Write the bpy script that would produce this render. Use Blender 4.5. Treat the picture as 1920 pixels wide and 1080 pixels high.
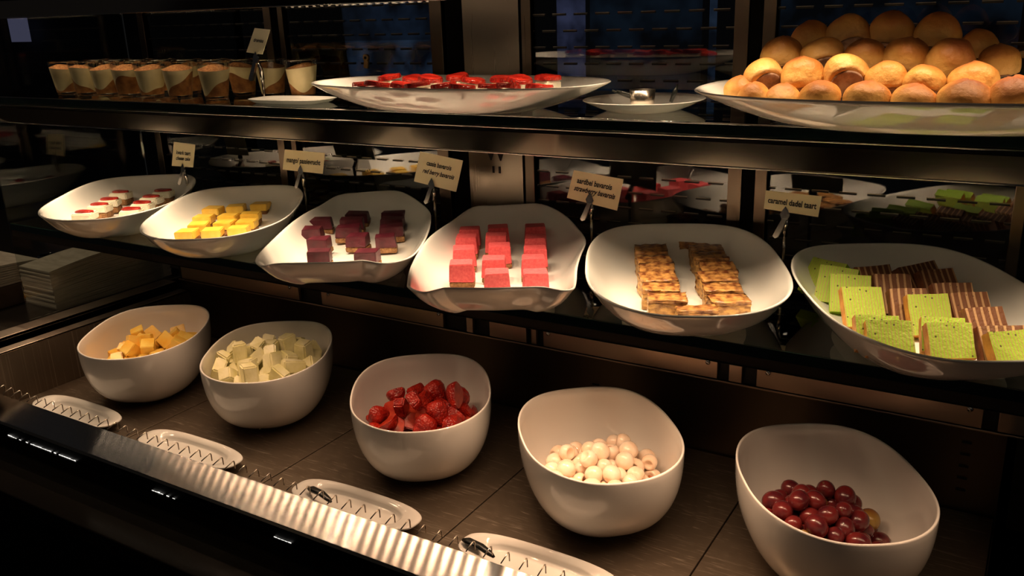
import bpy, bmesh, math, random
import numpy as np
from mathutils import Vector, Matrix
for o in list(bpy.data.objects): bpy.data.objects.remove(o)
scene = bpy.context.scene
C = scene.collection
R = math.radians
# ------------------------------------------------------------------ camera
CZ = 0.6785
cam = bpy.data.objects.new('camera', bpy.data.cameras.new('camera'))
C.objects.link(cam)
cam.data.sensor_width = 36; cam.data.lens = 1645/1920*36
cam.data.clip_start = .02
cr, cu, cb = (0.8539,0.5194,-0.0324), (-0.1305,0.2741,0.9528), (0.5038,-0.8094,0.3019)
cam.matrix_world = Matrix(((cr[0],cu[0],cb[0],0),(cr[1],cu[1],cb[1],0),(cr[2],cu[2],cb[2],CZ),(0,0,0,1)))
scene.camera = cam
scene.view_settings.view_transform = 'Standard'
scene.view_settings.look = 'None'
scene.view_settings.gamma = 1
scene.view_settings.use_curve_mapping = False
scene.view_settings.exposure = 0.0
# ------------------------------------------------------------------ world + room lamps + added fill light
w = bpy.data.worlds.new('dim_room'); scene.world = w; w.use_nodes = True
w.node_tree.nodes['Background'].inputs[0].default_value = (.70,.66,.66,1)
w.node_tree.nodes['Background'].inputs[1].default_value = .011
WARM = (1.0,.73,.46)
def area(name, loc, rot, sx, sy, power, color=WARM, spread=math.pi):
    l = bpy.data.lights.new(name, 'AREA'); l.shape = 'RECTANGLE'; l.size = sx; l.size_y = sy
    l.energy = power; l.color = color; l.spread = spread
    o = bpy.data.objects.new(name, l); C.objects.link(o); o.location = loc; o.rotation_euler = rot
    return o
# ceiling downlights of the dining room, in front of the case
area('ceiling_lamp', (-1.3,-.5,2.1), (R(-38),0,0), .30,.30, 2.3, (1.0,.60,.34))
area('ceiling_lamp', (-.2,-.5,2.1), (R(-38),0,0), .30,.30, 2.0, (1.0,.60,.34))
area('napkin_fill', (-2.1,.6,1.5), (R(-18),0,0), .2,.2, 3.6)  # unseen fill light added to brighten the napkins on the left
# LED diodes: short segments in three light rails (upper, middle, under the glass shelf)
LOW = (1.0,.61,.36)
def led_row(y, z, x0, x1, step, power, tilt, spread, color=WARM):
    n = int((x1-x0)/step)
    for i in range(n):
        area('led_diode_lamp', (x0+(i+.5)*step, y, z), (tilt,0,0), .006,.004, power, color, spread)
led_row(.918,.700,-1.0,.22,.045, .043, R(0), R(95))
led_row(.918,.700,-1.62,-1.0,.09, .030, R(0), R(110))
led_row(.925,.528,-1.66,-.22,.045, .076, R(0), R(92))
led_row(.925,.528,-.22,.22,.045, .044, R(0), R(92))
led_row(.915,.290,-1.66,-.66,.0225, .0175, R(-3), R(112), LOW)
led_row(.915,.290,-.645,-.20,.0225, .040, R(-3), R(106), LOW)
led_row(.915,.290,-.18,.10,.0225, .015, R(-3), R(100), LOW)
# ------------------------------------------------------------------ materials
def mat(name, color=(.8,.8,.8), rough=.5, metal=0, coat=0, spec=.5, **k):
    m = bpy.data.materials.new(name); m.use_nodes = True
    b = m.node_tree.nodes['Principled BSDF']
    b.inputs['Base Color'].default_value = (*color,1)
    b.inputs['Roughness'].default_value = rough
    b.inputs['Metallic'].default_value = metal
    b.inputs['Coat Weight'].default_value = coat
    b.inputs['Coat Roughness'].default_value = .05
    b.inputs['Specular IOR Level'].default_value = spec
    for kk,v in k.items(): b.inputs[kk.replace('_',' ')].default_value = v
    return m
def N(m, t, **k):
    n = m.node_tree.nodes.new(t)
    for kk,v in k.items(): setattr(n, kk, v)
    return n
def L(m,a,b): m.node_tree.links.new(a,b)
def BS(m): return m.node_tree.nodes['Principled BSDF']
def noisy(m, c1, c2, scale=40, detail=4, bump=0, bscale=None, lo=.35, hi=.65, stretch=None):
    tc = N(m,'ShaderNodeTexCoord'); mp = N(m,'ShaderNodeMapping')
    if stretch: mp.inputs['Scale'].default_value = stretch
    L(m,tc.outputs['Object'],mp.inputs[0])
    n = N(m,'ShaderNodeTexNoise'); n.inputs['Scale'].default_value = scale; n.inputs['Detail'].default_value = detail
    L(m,mp.outputs[0],n.inputs['Vector'])
    r = N(m,'ShaderNodeValToRGB')
    r.color_ramp.elements[0].position = lo; r.color_ramp.elements[0].color = (*c1,1)
    r.color_ramp.elements[1].position = hi; r.color_ramp.elements[1].color = (*c2,1)
    L(m,n.outputs[0],r.inputs[0]); L(m,r.outputs[0],BS(m).inputs['Base Color'])
    if bump:
        n2 = N(m,'ShaderNodeTexNoise'); n2.inputs['Scale'].default_value = bscale or scale*2; n2.inputs['Detail'].default_value = 5
        L(m,mp.outputs[0],n2.inputs['Vector'])
        bp = N(m,'ShaderNodeBump'); bp.inputs['Strength'].default_value = 1; bp.inputs['Distance'].default_value = bump
        L(m,n2.outputs[0],bp.inputs['Height']); L(m,bp.outputs[0],BS(m).inputs['Normal'])
    return m
M = {}
M['china'] = mat('white_china', (.86,.84,.80), .07, coat=.4)
M['steel'] = mat('brushed_steel', (.50,.46,.42), .26, 1)
b_ = BS(M['steel']); b_.inputs['Anisotropic'].default_value = .85; b_.inputs['Anisotropic Rotation'].default_value = .25
tg = N(M['steel'],'ShaderNodeTangent'); tg.direction_type = 'RADIAL'; tg.axis = 'Z'
def brushed(name, color, rough, stretch=(4,400,400), amt=.12, aniso=.8, tan=(0,0,1)):
    m = mat(name, color, rough, 1)
    tc = N(m,'ShaderNodeTexCoord'); mp = N(m,'ShaderNodeMapping'); mp.inputs['Scale'].default_value = stretch
    L(m,tc.outputs['Object'],mp.inputs[0])
    n = N(m,'ShaderNodeTexNoise'); n.inputs['Scale'].default_value = 1; n.inputs['Detail'].default_value = 3
    L(m,mp.outputs[0],n.inputs['Vector'])
    mr = N(m,'ShaderNodeMapRange'); mr.inputs['To Min'].default_value = rough-amt*.5; mr.inputs['To Max'].default_value = rough+amt*.5
    L(m,n.outputs[0],mr.inputs[0]); L(m,mr.outputs[0],BS(m).inputs['Roughness'])
    cv = N(m,'ShaderNodeCombineXYZ')   # highlights stretch across the brushing
    for i_ in range(3): cv.inputs[i_].default_value = tan[i_]
    BS(m).inputs['Anisotropic'].default_value = aniso
    L(m,cv.outputs[0],BS(m).inputs['Tangent'])
    return m
M['trim'] = brushed('brushed_trim', (.80,.77,.74), .165, amt=.01, aniso=1.0, tan=(0,1,0))
BS(M['trim']).inputs['Anisotropic Rotation'].default_value = 0
M['face'] = brushed('brushed_face', (.46,.40,.33), .12, amt=.02, aniso=.85)
M['frame'] = brushed('frame_steel', (.17,.13,.10), .30, (400,400,4), aniso=.3, tan=(1,0,0))
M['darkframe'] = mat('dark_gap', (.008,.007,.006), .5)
M['deck'] = brushed('deck_steel', (.085,.07,.058), .42, (60,60,60), .2, .0)
BS(M['deck']).inputs['Metallic'].default_value = .75
def scratches():
    m = M['deck']; tc = N(m,'ShaderNodeTexCoord'); mp = N(m,'ShaderNodeMapping')
    mp.inputs['Scale'].default_value = (18,260,1); mp.inputs['Rotation'].default_value = (0,0,R(12))
    L(m,tc.outputs['Object'],mp.inputs[0])
    n = N(m,'ShaderNodeTexNoise'); n.inputs['Scale'].default_value = 1.; n.inputs['Detail'].default_value = 6; n.inputs['Distortion'].default_value = 1.5
    L(m,mp.outputs[0],n.inputs['Vector'])
    r = N(m,'ShaderNodeValToRGB'); r.color_ramp.elements[0].position = .58; r.color_ramp.elements[0].color = (.17,.135,.10,1)
    r.color_ramp.elements[1].position = .74; r.color_ramp.elements[1].color = (.42,.36,.29,1)
    L(m,n.outputs[0],r.inputs[0]); L(m,r.outputs[0],BS(m).inputs['Base Color'])
scratches()
M['wallsteel'] = brushed('wall_steel', (.15,.115,.085), .38, (4,300,300), .15, .4)
M['granite'] = mat('black_granite', (.006,.006,.006), .09, coat=0, spec=.02)
def granite():
    m = M['granite']; tc = N(m,'ShaderNodeTexCoord')
    n = N(m,'ShaderNodeTexVoronoi'); n.inputs['Scale'].default_value = 420
    L(m,tc.outputs['Object'],n.inputs['Vector'])
    r = N(m,'ShaderNodeValToRGB'); r.color_ramp.elements[0].position = .03; r.color_ramp.elements[0].color = (.30,.26,.22,1)
    r.color_ramp.elements[1].position = .07; r.color_ramp.elements[1].color = (.009,.008,.007,1)
    L(m,n.outputs['Distance'],r.inputs[0]); L(m,r.outputs[0],BS(m).inputs['Base Color'])
    n2 = N(m,'ShaderNodeTexNoise'); n2.inputs['Scale'].default_value = 300; L(m,tc.outputs['Object'],n2.inputs['Vector'])
    mr = N(m,'ShaderNodeMapRange'); mr.inputs['To Min'].default_value = .04; mr.inputs['To Max'].default_value = .22
    L(m,n2.outputs[0],mr.inputs[0]); L(m,mr.outputs[0],BS(m).inputs['Roughness'])
granite()
M['black'] = mat('black_panel', (.004,.004,.004), .7, spec=.05)
M['chrome'] = mat('chrome', (.75,.72,.68), .16, 1)
M['wire'] = mat('wire_metal', (.62,.55,.47), .25, 1)
def thin_glass(name, tint, reflect, rough=.0, dash=False, k=1.0):
    m = bpy.data.materials.new(name); m.use_nodes = True; nt = m.node_tree; nt.nodes.clear()
    out = N(m,'ShaderNodeOutputMaterial'); mix = N(m,'ShaderNodeMixShader')
    tr = N(m,'ShaderNodeBsdfTransparent'); tr.inputs[0].default_value = (*tint,1)
    gl = N(m,'ShaderNodeBsdfGlossy'); gl.inputs['Roughness'].default_value = rough; gl.inputs[0].default_value = (1,1,1,1)
    fr = N(m,'ShaderNodeFresnel'); fr.inputs[0].default_value = 1.5
    ad = N(m,'ShaderNodeMath', operation='MULTIPLY_ADD'); ad.inputs[1].default_value = k; ad.inputs[2].default_value = reflect; ad.use_clamp = True
    L(m,fr.outputs[0],ad.inputs[0]); L(m,ad.outputs[0],mix.inputs[0])
    L(m,tr.outputs[0],mix.inputs[1]); L(m,gl.outputs[0],mix.inputs[2])
    last = mix.outputs[0]
    if dash:   # printed rows of short dark dashes, every second row shifted
        tc = N(m,'ShaderNodeTexCoord')
        br = N(m,'ShaderNodeTexBrick'); br.inputs['Scale'].default_value = 1
        br.inputs['Mortar Size'].default_value = .0065; br.inputs['Mortar Smooth'].default_value = 0
        br.inputs['Brick Width'].default_value = .038; br.inputs['Row Height'].default_value = .024
        br.offset = .5
        sp = N(m,'ShaderNodeSeparateXYZ'); L(m,tc.outputs['Object'],sp.inputs[0])
        # dash mask: frac positions
        def M_(op,a,b=None,c=None):
            q = N(m,'ShaderNodeMath', operation=op)
            for i,v in enumerate((a,b,c)):
                if v is None: continue
                if isinstance(v,(int,float)): q.inputs[i].default_value = v
                else: L(m,v,q.inputs[i])
            return q.outputs[0]
        row = M_('DIVIDE', sp.outputs[2], .024)
        rf = M_('FRACT', M_('ADD',row,50)); ri = M_('FLOOR', M_('ADD',row,50))
        sh = M_('MULTIPLY', M_('MODULO', ri, 2), .5)
        xf = M_('FRACT', M_('ADD', M_('ADD', M_('DIVIDE', sp.outputs[0], .036), 60), sh))
        inx = M_('LESS_THAN', xf, .62)
        iny = M_('LESS_THAN', rf, .10)
        rim = M_('LESS_THAN', rf, .14)
        body_ = M_('MULTIPLY', inx, iny)
        edge = M_('SUBTRACT', M_('MULTIPLY', inx, rim), body_)
        dk = N(m,'ShaderNodeBsdfPrincipled'); dk.inputs['Base Color'].default_value = (.006,.005,.004,1); dk.inputs['Roughness'].default_value = .5
        lt = N(m,'ShaderNodeBsdfPrincipled'); lt.inputs['Base Color'].default_value = (.25,.23,.20,1); lt.inputs['Roughness'].default_value = .4; lt.inputs['Metallic'].default_value = .8
        m2 = N(m,'ShaderNodeMixShader'); L(m,body_,m2.inputs[0]); L(m,last,m2.inputs[1]); L(m,dk.outputs[0],m2.inputs[2])
        m3 = N(m,'ShaderNodeMixShader'); L(m,edge,m3.inputs[0]); L(m,m2.outputs[0],m3.inputs[1]); L(m,lt.outputs[0],m3.inputs[2])
        last = m3.outputs[0]
    L(m,last,out.inputs[0]); return m
M['pane'] = thin_glass('door_pane', (.65,.68,.72), .05, 0, True)
M['shelfglass'] = thin_glass('shelf_glass', (.62,.66,.64), .0)
M['edgeglass'] = mat('glass_edge', (.004,.012,.010), .08)
M['sideglass'] = thin_glass('side_glass', (.85,.88,.87), .0)
M['tumbler'] = thin_glass('tumbler_glass', (.98,.97,.94), .0, k=.35)
def emis(name, color, s, var=0):
    m = bpy.data.materials.new(name); m.use_nodes = True; m.node_tree.nodes.clear()
    o = N(m,'ShaderNodeOutputMaterial'); e = N(m,'ShaderNodeEmission'); e.inputs[0].default_value = (*color,1); e.inputs[1].default_value = s
    L(m,e.outputs[0],o.inputs[0])
    if var:   # the dusk street seen in the far windows: uneven patches
        tc = N(m,'ShaderNodeTexCoord'); n = N(m,'ShaderNodeTexNoise'); n.inputs['Scale'].default_value = 7; n.inputs['Detail'].default_value = 3
        L(m,tc.outputs['Object'],n.inputs['Vector']); mr = N(m,'ShaderNodeMapRange'); mr.inputs['From Min'].default_value=.4; mr.inputs['From Max'].default_value=.65
        mr.inputs['To Min'].default_value = s*.15; mr.inputs['To Max'].default_value = s*1.4; L(m,n.outputs[0],mr.inputs[0]); L(m,mr.outputs[0],e.inputs[1])
    return m
def emis_old(name, color, s):
    m = bpy.data.materials.new(name); m.use_nodes = True; m.node_tree.nodes.clear()
    o = N(m,'ShaderNodeOutputMaterial'); e = N(m,'ShaderNodeEmission'); e.inputs[0].default_value = (*color,1); e.inputs[1].default_value = s
    L(m,e.outputs[0],o.inputs[0]); return m
M['slot'] = emis('leak_glow', (1,.95,.88), 1.3)  # emission standing in for light that leaks under the front board
M['led'] = emis('led_dot', (1,.78,.55), 9)
M['dusk'] = emis('dusk_pane', (.08,.15,.28), .09, 1)
M['duskb'] = emis('dusk_pane_bright', (.12,.20,.34), .18, 1)
M['duskv'] = emis('dusk_pane_violet', (.2,.22,.42), .20, 1)
M['duskd'] = emis('dusk_pane_dim', (.06,.12,.20), .07, 1)
M['lav'] = emis('lavender_pane', (.30,.29,.50), .18)
M['card'] = mat('card_paper', (.95,.84,.54), .35)
M['ink'] = mat('ink', (.015,.012,.01), .5)
M['napkin'] = noisy(mat('napkin_paper', (.75,.70,.60), .9), (.62,.56,.46), (.80,.74,.62), 3, 3, .0012, 1, stretch=(8,8,260))
M['brownbox'] = mat('brown_box', (.10,.06,.035), .6)
M['darkglass'] = mat('dark_glass', (.01,.015,.03), .05, coat=1)
M['counter'] = mat('dark_counter', (.02,.017,.014), .3)
M['biscuit'] = noisy(mat('biscuit', rough=.9), (.20,.09,.035), (.42,.22,.09), 260, 4, .0012, 300)
M['cream'] = noisy(mat('cream', rough=.5, Subsurface_Weight=.1), (.80,.74,.58), (.88,.83,.70), 60, 3, .0006, 120)
M['berry'] = noisy(mat('strawberry', rough=.28, coat=.3), (.22,.005,.004), (.46,.022,.010), 90, 4, .0010, 220)
def seeds(m):
    tc = N(m,'ShaderNodeTexCoord'); v = N(m,'ShaderNodeTexVoronoi'); v.inputs['Scale'].default_value = 330; L(m,tc.outputs['Object'],v.inputs['Vector'])
    bp = N(m,'ShaderNodeBump'); bp.inputs['Distance'].default_value = .0012; L(m,v.outputs['Distance'],bp.inputs['Height'])
    L(m,bp.outputs[0],BS(m).inputs['Normal'])
seeds(M['berry'])
M['berrycut'] = noisy(mat('strawberry_cut', rough=.3, coat=.3), (.38,.014,.007), (.62,.07,.03), 70, 3, .0006, 160)
M['mangoc'] = noisy(mat('yellow_mousse', rough=.35), (.85,.50,.05), (.92,.62,.10), 60, 3, .0004, 200)
M['cassis'] = noisy(mat('purple_mousse', rough=.42, coat=.0), (.060,.005,.012), (.105,.012,.024), 60, 3, .0005, 200)
M['pink'] = noisy(mat('pink_mousse', rough=.5), (.66,.075,.09), (.76,.12,.13), 300, 3, .0006, 400)
M['caramel'] = noisy(mat('caramel_cake', rough=.45, coat=.15), (.18,.065,.018), (.70,.40,.12), 85, 6, .004, 90, .36,.62, (1,1,1.8))
M['carameltop'] = noisy(mat('caramel_top', rough=.35, coat=.3), (.15,.04,.014), (.62,.31,.09), 90, 5, .003, 80, .38,.62)
def stripes(name, c1, c2, c3, period, duty, dots):
    m = mat(name, rough=.6); tc = N(m,'ShaderNodeTexCoord'); sp = N(m,'ShaderNodeSeparateXYZ'); L(m,tc.outputs['Object'],sp.inputs[0])
    ns = N(m,'ShaderNodeTexNoise'); ns.inputs['Scale'].default_value = 60; L(m,tc.outputs['Object'],ns.inputs['Vector'])
    a = N(m,'ShaderNodeMath',operation='MULTIPLY_ADD'); L(m,ns.outputs[0],a.inputs[0]); a.inputs[1].default_value = .0016; L(m,sp.outputs[0],a.inputs[2])
    d = N(m,'ShaderNodeMath',operation='DIVIDE'); L(m,a.outputs[0],d.inputs[0]); d.inputs[1].default_value = period
    f = N(m,'ShaderNodeMath',operation='FRACT'); L(m,d.outputs[0],f.inputs[0])
    lt = N(m,'ShaderNodeValToRGB'); e = lt.color_ramp.elements
    e[0].position = duty-.08; e[0].color = (*c1,1); e[1].position = duty; e[1].color = (*c2,1)
    e2 = e.new(.97); e2.color = (*c2,1)
    e3 = e.new(1.0); e3.color = (*c1,1)
    L(m,f.outputs[0],lt.inputs[0])
    v = N(m,'ShaderNodeTexVoronoi'); v.inputs['Scale'].default_value = 110; L(m,tc.outputs['Object'],v.inputs['Vector'])
    vr = N(m,'ShaderNodeValToRGB'); vr.color_ramp.elements[0].position = dots; vr.color_ramp.elements[0].color=(1,1,1,1)
    vr.color_ramp.elements[1].position = dots+.03; vr.color_ramp.elements[1].color=(0,0,0,1)
    L(m,v.outputs['Distance'],vr.inputs[0])
    mx = N(m,'ShaderNodeMixRGB'); L(m,vr.outputs[0],mx.inputs[0]); L(m,lt.outputs[0],mx.inputs[1]); mx.inputs[2].default_value = (*c3,1)
    L(m,mx.outputs[0],BS(m).inputs['Base Color'])
    n2 = N(m,'ShaderNodeTexNoise'); n2.inputs['Scale'].default_value = 300; L(m,tc.outputs['Object'],n2.inputs['Vector'])
    bp = N(m,'ShaderNodeBump'); bp.inputs['Distance'].default_value = .0008; L(m,n2.outputs[0],bp.inputs['Height']); L(m,bp.outputs[0],BS(m).inputs['Normal'])
    return m
M['greencake'] = stripes('green_layer_cake', (.36,.54,.035), (.42,.37,.08), (.08,.06,.01), .0032, .62, .10)
M['greentop'] = mat('green_crumb', (.30,.48,.02), .6)
M['browncake'] = stripes('brown_layer_cake', (.17,.060,.022), (.50,.29,.14), (.06,.02,.01), .0078, .70, .06)
M['crust'] = noisy(mat('cake_crust', rough=.6), (.42,.17,.03), (.60,.28,.05), 90, 3, .0006, 200)
M['browncrust'] = noisy(mat('brown_crust', rough=.6), (.16,.05,.02), (.26,.09,.03), 90, 3, .0006, 200)
def bunmat():
    m = mat('bun_dough', rough=.55); tc = N(m,'ShaderNodeTexCoord'); sp = N(m,'ShaderNodeSeparateXYZ'); L(m,tc.outputs['Object'],sp.inputs[0])
    n = N(m,'ShaderNodeTexNoise'); n.inputs['Scale'].default_value = 45; n.inputs['Detail'].default_value = 4; L(m,tc.outputs['Object'],n.inputs['Vector'])
    a = N(m,'ShaderNodeMath',operation='MULTIPLY_ADD'); L(m,n.outputs[0],a.inputs[0]); a.inputs[1].default_value=.022; L(m,sp.outputs[2],a.inputs[2])
    mr = N(m,'ShaderNodeMapRange'); mr.inputs['From Min'].default_value = -.006; mr.inputs['From Max'].default_value = .032; L(m,a.outputs[0],mr.inputs[0])
    r = N(m,'ShaderNodeValToRGB'); e = r.color_ramp.elements
    e[0].position=0; e[0].color=(.42,.22,.08,1); e[1].position=.20; e[1].color=(.72,.42,.13,1)
    for p,c in ((.50,(.68,.36,.085,1)),(.72,(.52,.21,.04,1)),(1.0,(.30,.085,.018,1))):
        q = e.new(p); q.color = c
    L(m,mr.outputs[0],r.inputs[0]); L(m,r.outputs[0],BS(m).inputs['Base Color'])
    bp = N(m,'ShaderNodeBump'); bp.inputs['Distance'].default_value=.0055; n2 = N(m,'ShaderNodeTexNoise'); n2.inputs['Scale'].default_value=38; n2.inputs['Detail'].default_value=6
    L(m,tc.outputs['Object'],n2.inputs['Vector']); L(m,n2.outputs[0],bp.inputs['Height']); L(m,bp.outputs[0],BS(m).inputs['Normal'])
    return m
M['bun'] = bunmat()
M['bunbase'] = noisy(mat('bun_underside', rough=.9), (.20,.10,.06), (.42,.26,.17), 120, 5, .0008, 260)
M['mangofruit'] = noisy(mat('mango_fruit', rough=.3, Subsurface_Weight=.1), (.86,.50,.06), (.90,.66,.16), 40, 3, .0005, 200)
M['melon'] = noisy(mat('melon_fruit', rough=.3), (.74,.70,.34), (.88,.84,.56), 35, 3, .0005, 200)
M['lychee'] = noisy(mat('lychee_fruit', rough=.16, coat=.4), (.90,.66,.48), (.93,.80,.66), 60, 3, .0006, 120)
M['lycheecore'] = mat('lychee_core', (.45,.13,.03), .4)
M['grape'] = noisy(mat('grape_skin', rough=.22, coat=.25), (.07,.010,.016), (.20,.022,.020), 38, 3, .0002, 100)
M['grapeg'] = noisy(mat('grape_skin_green', rough=.25, coat=.25), (.24,.07,.02), (.34,.22,.05), 30, 3)
M['stem'] = mat('stem_scar', (.12,.05,.02), .7)
M['custard'] = noisy(mat('mascarpone', rough=.6), (.72,.62,.36), (.80,.70,.44), 50, 3)
M['cocoa'] = noisy(mat('cocoa', rough=.9), (.18,.055,.015), (.46,.22,.07), 300, 4, .0008, 400)
M['sponge'] = noisy(mat('coffee_sponge', rough=.8), (.26,.10,.03), (.46,.20,.06), 120, 3)
M['darkhandle'] = mat('dark_handle', (.012,.014,.013), .25)
M['brass'] = mat('brass', (.9,.68,.34), .3, 1)
M['farwall'] = mat('far_wall', (.012,.014,.022), .8)
M['hole'] = mat('cut_out', (.01,.006,.005), .8)
# ------------------------------------------------------------------ helpers
def link(o, parent=None):
    C.objects.link(o)
    if parent is not None: o.parent = parent
    return o
def build(name, bm, m, parent=None, smooth=False, loc=None):
    me = bpy.data.meshes.new(name); bmesh.ops.recalc_face_normals(bm, faces=bm.faces[:]); bm.to_mesh(me); bm.free()
    for x in (m if isinstance(m,(list,tuple)) else [m]): me.materials.append(x)
    if smooth: me.polygons.foreach_set('use_smooth',[True]*len(me.polygons))
    o = bpy.data.objects.new(name, me); link(o,parent)
    if loc is not None: o.location = loc
    return o
def tag(o, label, cat, group=None, kind=None):
    if label: o['label'] = label
    if cat: o['category'] = cat
    if group: o['group'] = group
    if kind: o['kind'] = kind
    return o
def thing(name, label, cat, loc=(0,0,0), rz=0, group=None, rot=None):
    o = bpy.data.objects.new(name, None); o.empty_display_size = .02; C.objects.link(o)
    o.location = loc; o.rotation_euler = rot if rot else (0,0,rz)
    return tag(o,label,cat,group)
def structure(name, bm, m, **k):
    o = build(name,bm,m,**k); o['kind'] = 'structure'; return o
def box(bm, x0,x1,y0,y1,z0,z1, bev=0):
    r = bmesh.ops.create_cube(bm, size=1)
    vs = r['verts']
    for v in vs: v.co = Vector(((x0+x1)/2+v.co.x*(x1-x0),(y0+y1)/2+v.co.y*(y1-y0),(z0+z1)/2+v.co.z*(z1-z0)))
    if bev:
        es = list({e for v in vs for e in v.link_edges})
        bmesh.ops.bevel(bm, geom=es, offset=bev, segments=2, affect='EDGES', profile=.5)
def bx(*a, bev=0):
    bm = bmesh.new(); box(bm,*a,bev=bev); return bm
def prism(poly, x0, x1):          # y-z profile extruded along x
    bm = bmesh.new(); a = [bm.verts.new((x0,y,z)) for y,z in poly]; b = [bm.verts.new((x1,y,z)) for y,z in poly]
    n = len(poly)
    for i in range(n): bm.faces.new((a[i],a[(i+1)%n],b[(i+1)%n],b[i]))
    bm.faces.new(a); bm.faces.new(b[::-1]); return bm
def tube(bm, pts, r, seg=8):
    pts = [Vector(p) for p in pts]; rings = []
    for i,p in enumerate(pts):
        t = (pts[min(i+1,len(pts)-1)]-pts[max(i-1,0)]).normalized()
        u = t.cross(Vector((0,0,1)));
        if u.length < .1: u = t.cross(Vector((0,1,0)))
        u.normalize(); v = t.cross(u)
        rr = r[i] if isinstance(r,(list,tuple)) else r
        rings.append([bm.verts.new(p+u*rr*math.cos(2*math.pi*k/seg)+v*rr*math.sin(2*math.pi*k/seg)) for k in range(seg)])
    for a,b in zip(rings,rings[1:]):
        for k in range(seg): bm.faces.new((a[k],a[(k+1)%seg],b[(k+1)%seg],b[k]))
    bm.faces.new(rings[0][::-1]); bm.faces.new(rings[-1])
def lathe(bm, prof, seg=32, c=(0,0,0)):
    rings = []
    for r,z in prof: rings.append([bm.verts.new((c[0]+r*math.cos(2*math.pi*k/seg), c[1]+r*math.sin(2*math.pi*k/seg), c[2]+z)) for k in range(seg)])
    for a,b in zip(rings,rings[1:]):
        for k in range(seg): bm.faces.new((a[k],a[(k+1)%seg],b[(k+1)%seg],b[k]))
    return rings
def dish(rim, base, prof, name, parent=None, loc=(0,0,0), m=None, cen=None):
    """rim: closed list of (x,y,z); prof: (rho,zfraction) pairs from foot to inside floor centre."""
    n = len(rim); cx,cy = cen if cen else (sum(p[0] for p in rim)/n, sum(p[1] for p in rim)/n)
    bm = bmesh.new(); rings = []
    for rho,t,*dz in prof:
        d = dz[0] if dz else 0
        rings.append([bm.verts.new((cx+(x-cx)*rho-loc[0], cy+(y-cy)*rho-loc[1], base+(z-base)*t+d-loc[2])) for x,y,z in rim])
    for a,b in zip(rings,rings[1:]):
        for k in range(n): bm.faces.new((a[k],a[(k+1)%n],b[(k+1)%n],b[k]))
    for rg in (rings[0],rings[-1]):
        co = sum((v.co for v in rg),Vector())/n; c = bm.verts.new(co)
        for k in range(n): bm.faces.new((rg[k],rg[(k+1)%n],c))
    return build(name,bm,m or M['china'],parent,smooth=True,loc=loc)
def squircle(cx,cy,a,b,n,z,phi,N_=96,cosz=(0,0,0,0,0)):
    out = []
    for i in range(N_):
        t = 2*math.pi*i/N_; c,s = math.cos(t),math.sin(t)
        x = a*math.copysign(abs(c)**(2/n),c); y = b*math.copysign(abs(s)**(2/n),s)
        zz = z+cosz[0]*s+cosz[4]*math.cos(4*t)
        out.append((cx+x*math.cos(phi)-y*math.sin(phi), cy+x*math.sin(phi)+y*math.cos(phi), zz))
    return out
def spline(pts, per=5, iters=1):   # closed Catmull-Rom
    n = len(pts); out = []
    for i in range(n):
        p0,p1,p2,p3 = (Vector(pts[(i+k)%n]) for k in (-1,0,1,2))
        for j in range(per):
            t = j/per
            out.append(.5*((2*p1)+(-p0+p2)*t+(2*p0-5*p1+4*p2-p3)*t*t+(-p0+3*p1-3*p2+p3)*t**3))
    for _ in range(iters):
        out = [(out[i-1]+out[i]*2+out[(i+1)%len(out)])/4 for i in range(len(out))]
    return [tuple(p) for p in out]
SH = .320     # middle shelf top
US = .560     # upper shelf top
YB = 1.218    # back doors
# ------------------------------------------------------------------ structure: well, walls, counter
o = structure('floor', bx(-4,3,-2,4,-.95,-.93), M['black'])
for i,(a,b) in enumerate(((-1.6135,-1.2905),(-1.2885,-.9655),(-.9635,-.6365),(-.6345,-.3155),(-.3135,-.001))):
    lab = ['at the left end under the bowl of mango cubes','under the bowl of melon chunks','under the bowl of strawberries','under the bowl of lychees','at the right end under the bowl of grapes'][i]
    t = tag(build('base_panel', bx(a,b,.745,1.216,-.012,0,bev=.0008), M['deck']), 'scratched dark steel floor panel '+lab, 'panel', 'steel floor panels of the well')
tag(build('well_base', bx(-1.622,.012,.747,1.218,-.06,-.0125), M['darkframe']), 'black base tray below the seams of the steel floor panels', 'base')
structure('wall_back', bx(-1.64,.06,1.220,1.24,-.012,.124), M['wallsteel'])
# small vent slots in the back wall of the well
s = thing('vent_slots','two columns of short dark vent slots in the steel rear wall of the well','vent')
for cx_ in (-.45,-.045,-.60):
    for k in range(5 if cx_==-.045 else 2):
        build('slot', bx(cx_-.006,cx_+.006,1.2175,1.2198,.03+k*.018 if cx_==-.045 else .055+k*.02, .032+k*.018 if cx_==-.045 else .057+k*.02), M['hole'], s)
structure('wall_left', bx(-1.624,-1.6145,.765,1.22,-.012,.098), M['deck'])
structure('wall_right', bx(.001,.012,.76,1.22,-.012,.124), M['wallsteel'])
# left ledge rails
M['ledge'] = brushed('ledge_steel', (.62,.54,.46), .38, aniso=.5, tan=(1,0,0))
lr = thing('ledge_rail','stepped brushed steel rail along the left side of the well','rail')
build('inner_rail', bx(-1.640,-1.615,.747,1.215,.0985,.103,bev=.001), M['ledge'], lr)
build('outer_rail', bx(-1.690,-1.650,.747,1.215,.112,.119,bev=.001), M['ledge'], lr)
build('rail_core', bx(-1.690,-1.625,.747,1.215,-.05,.097), M['black'], lr)
structure('trim_1', bx(-2.9,-1.691,.50,2.0,.085,.112), M['counter'])     # neighbouring counter
# granite front counter
tag(build('granite_counter', bx(-2.6,1.0,.617,.7395,-.050,-.022,bev=.002), M['granite']), 'polished black speckled granite ledge running along the front of the case', 'counter')
structure('wall_front', bx(-2.6,1.0,.64,.7395,-.93,-.0505), M['black'])
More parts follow.
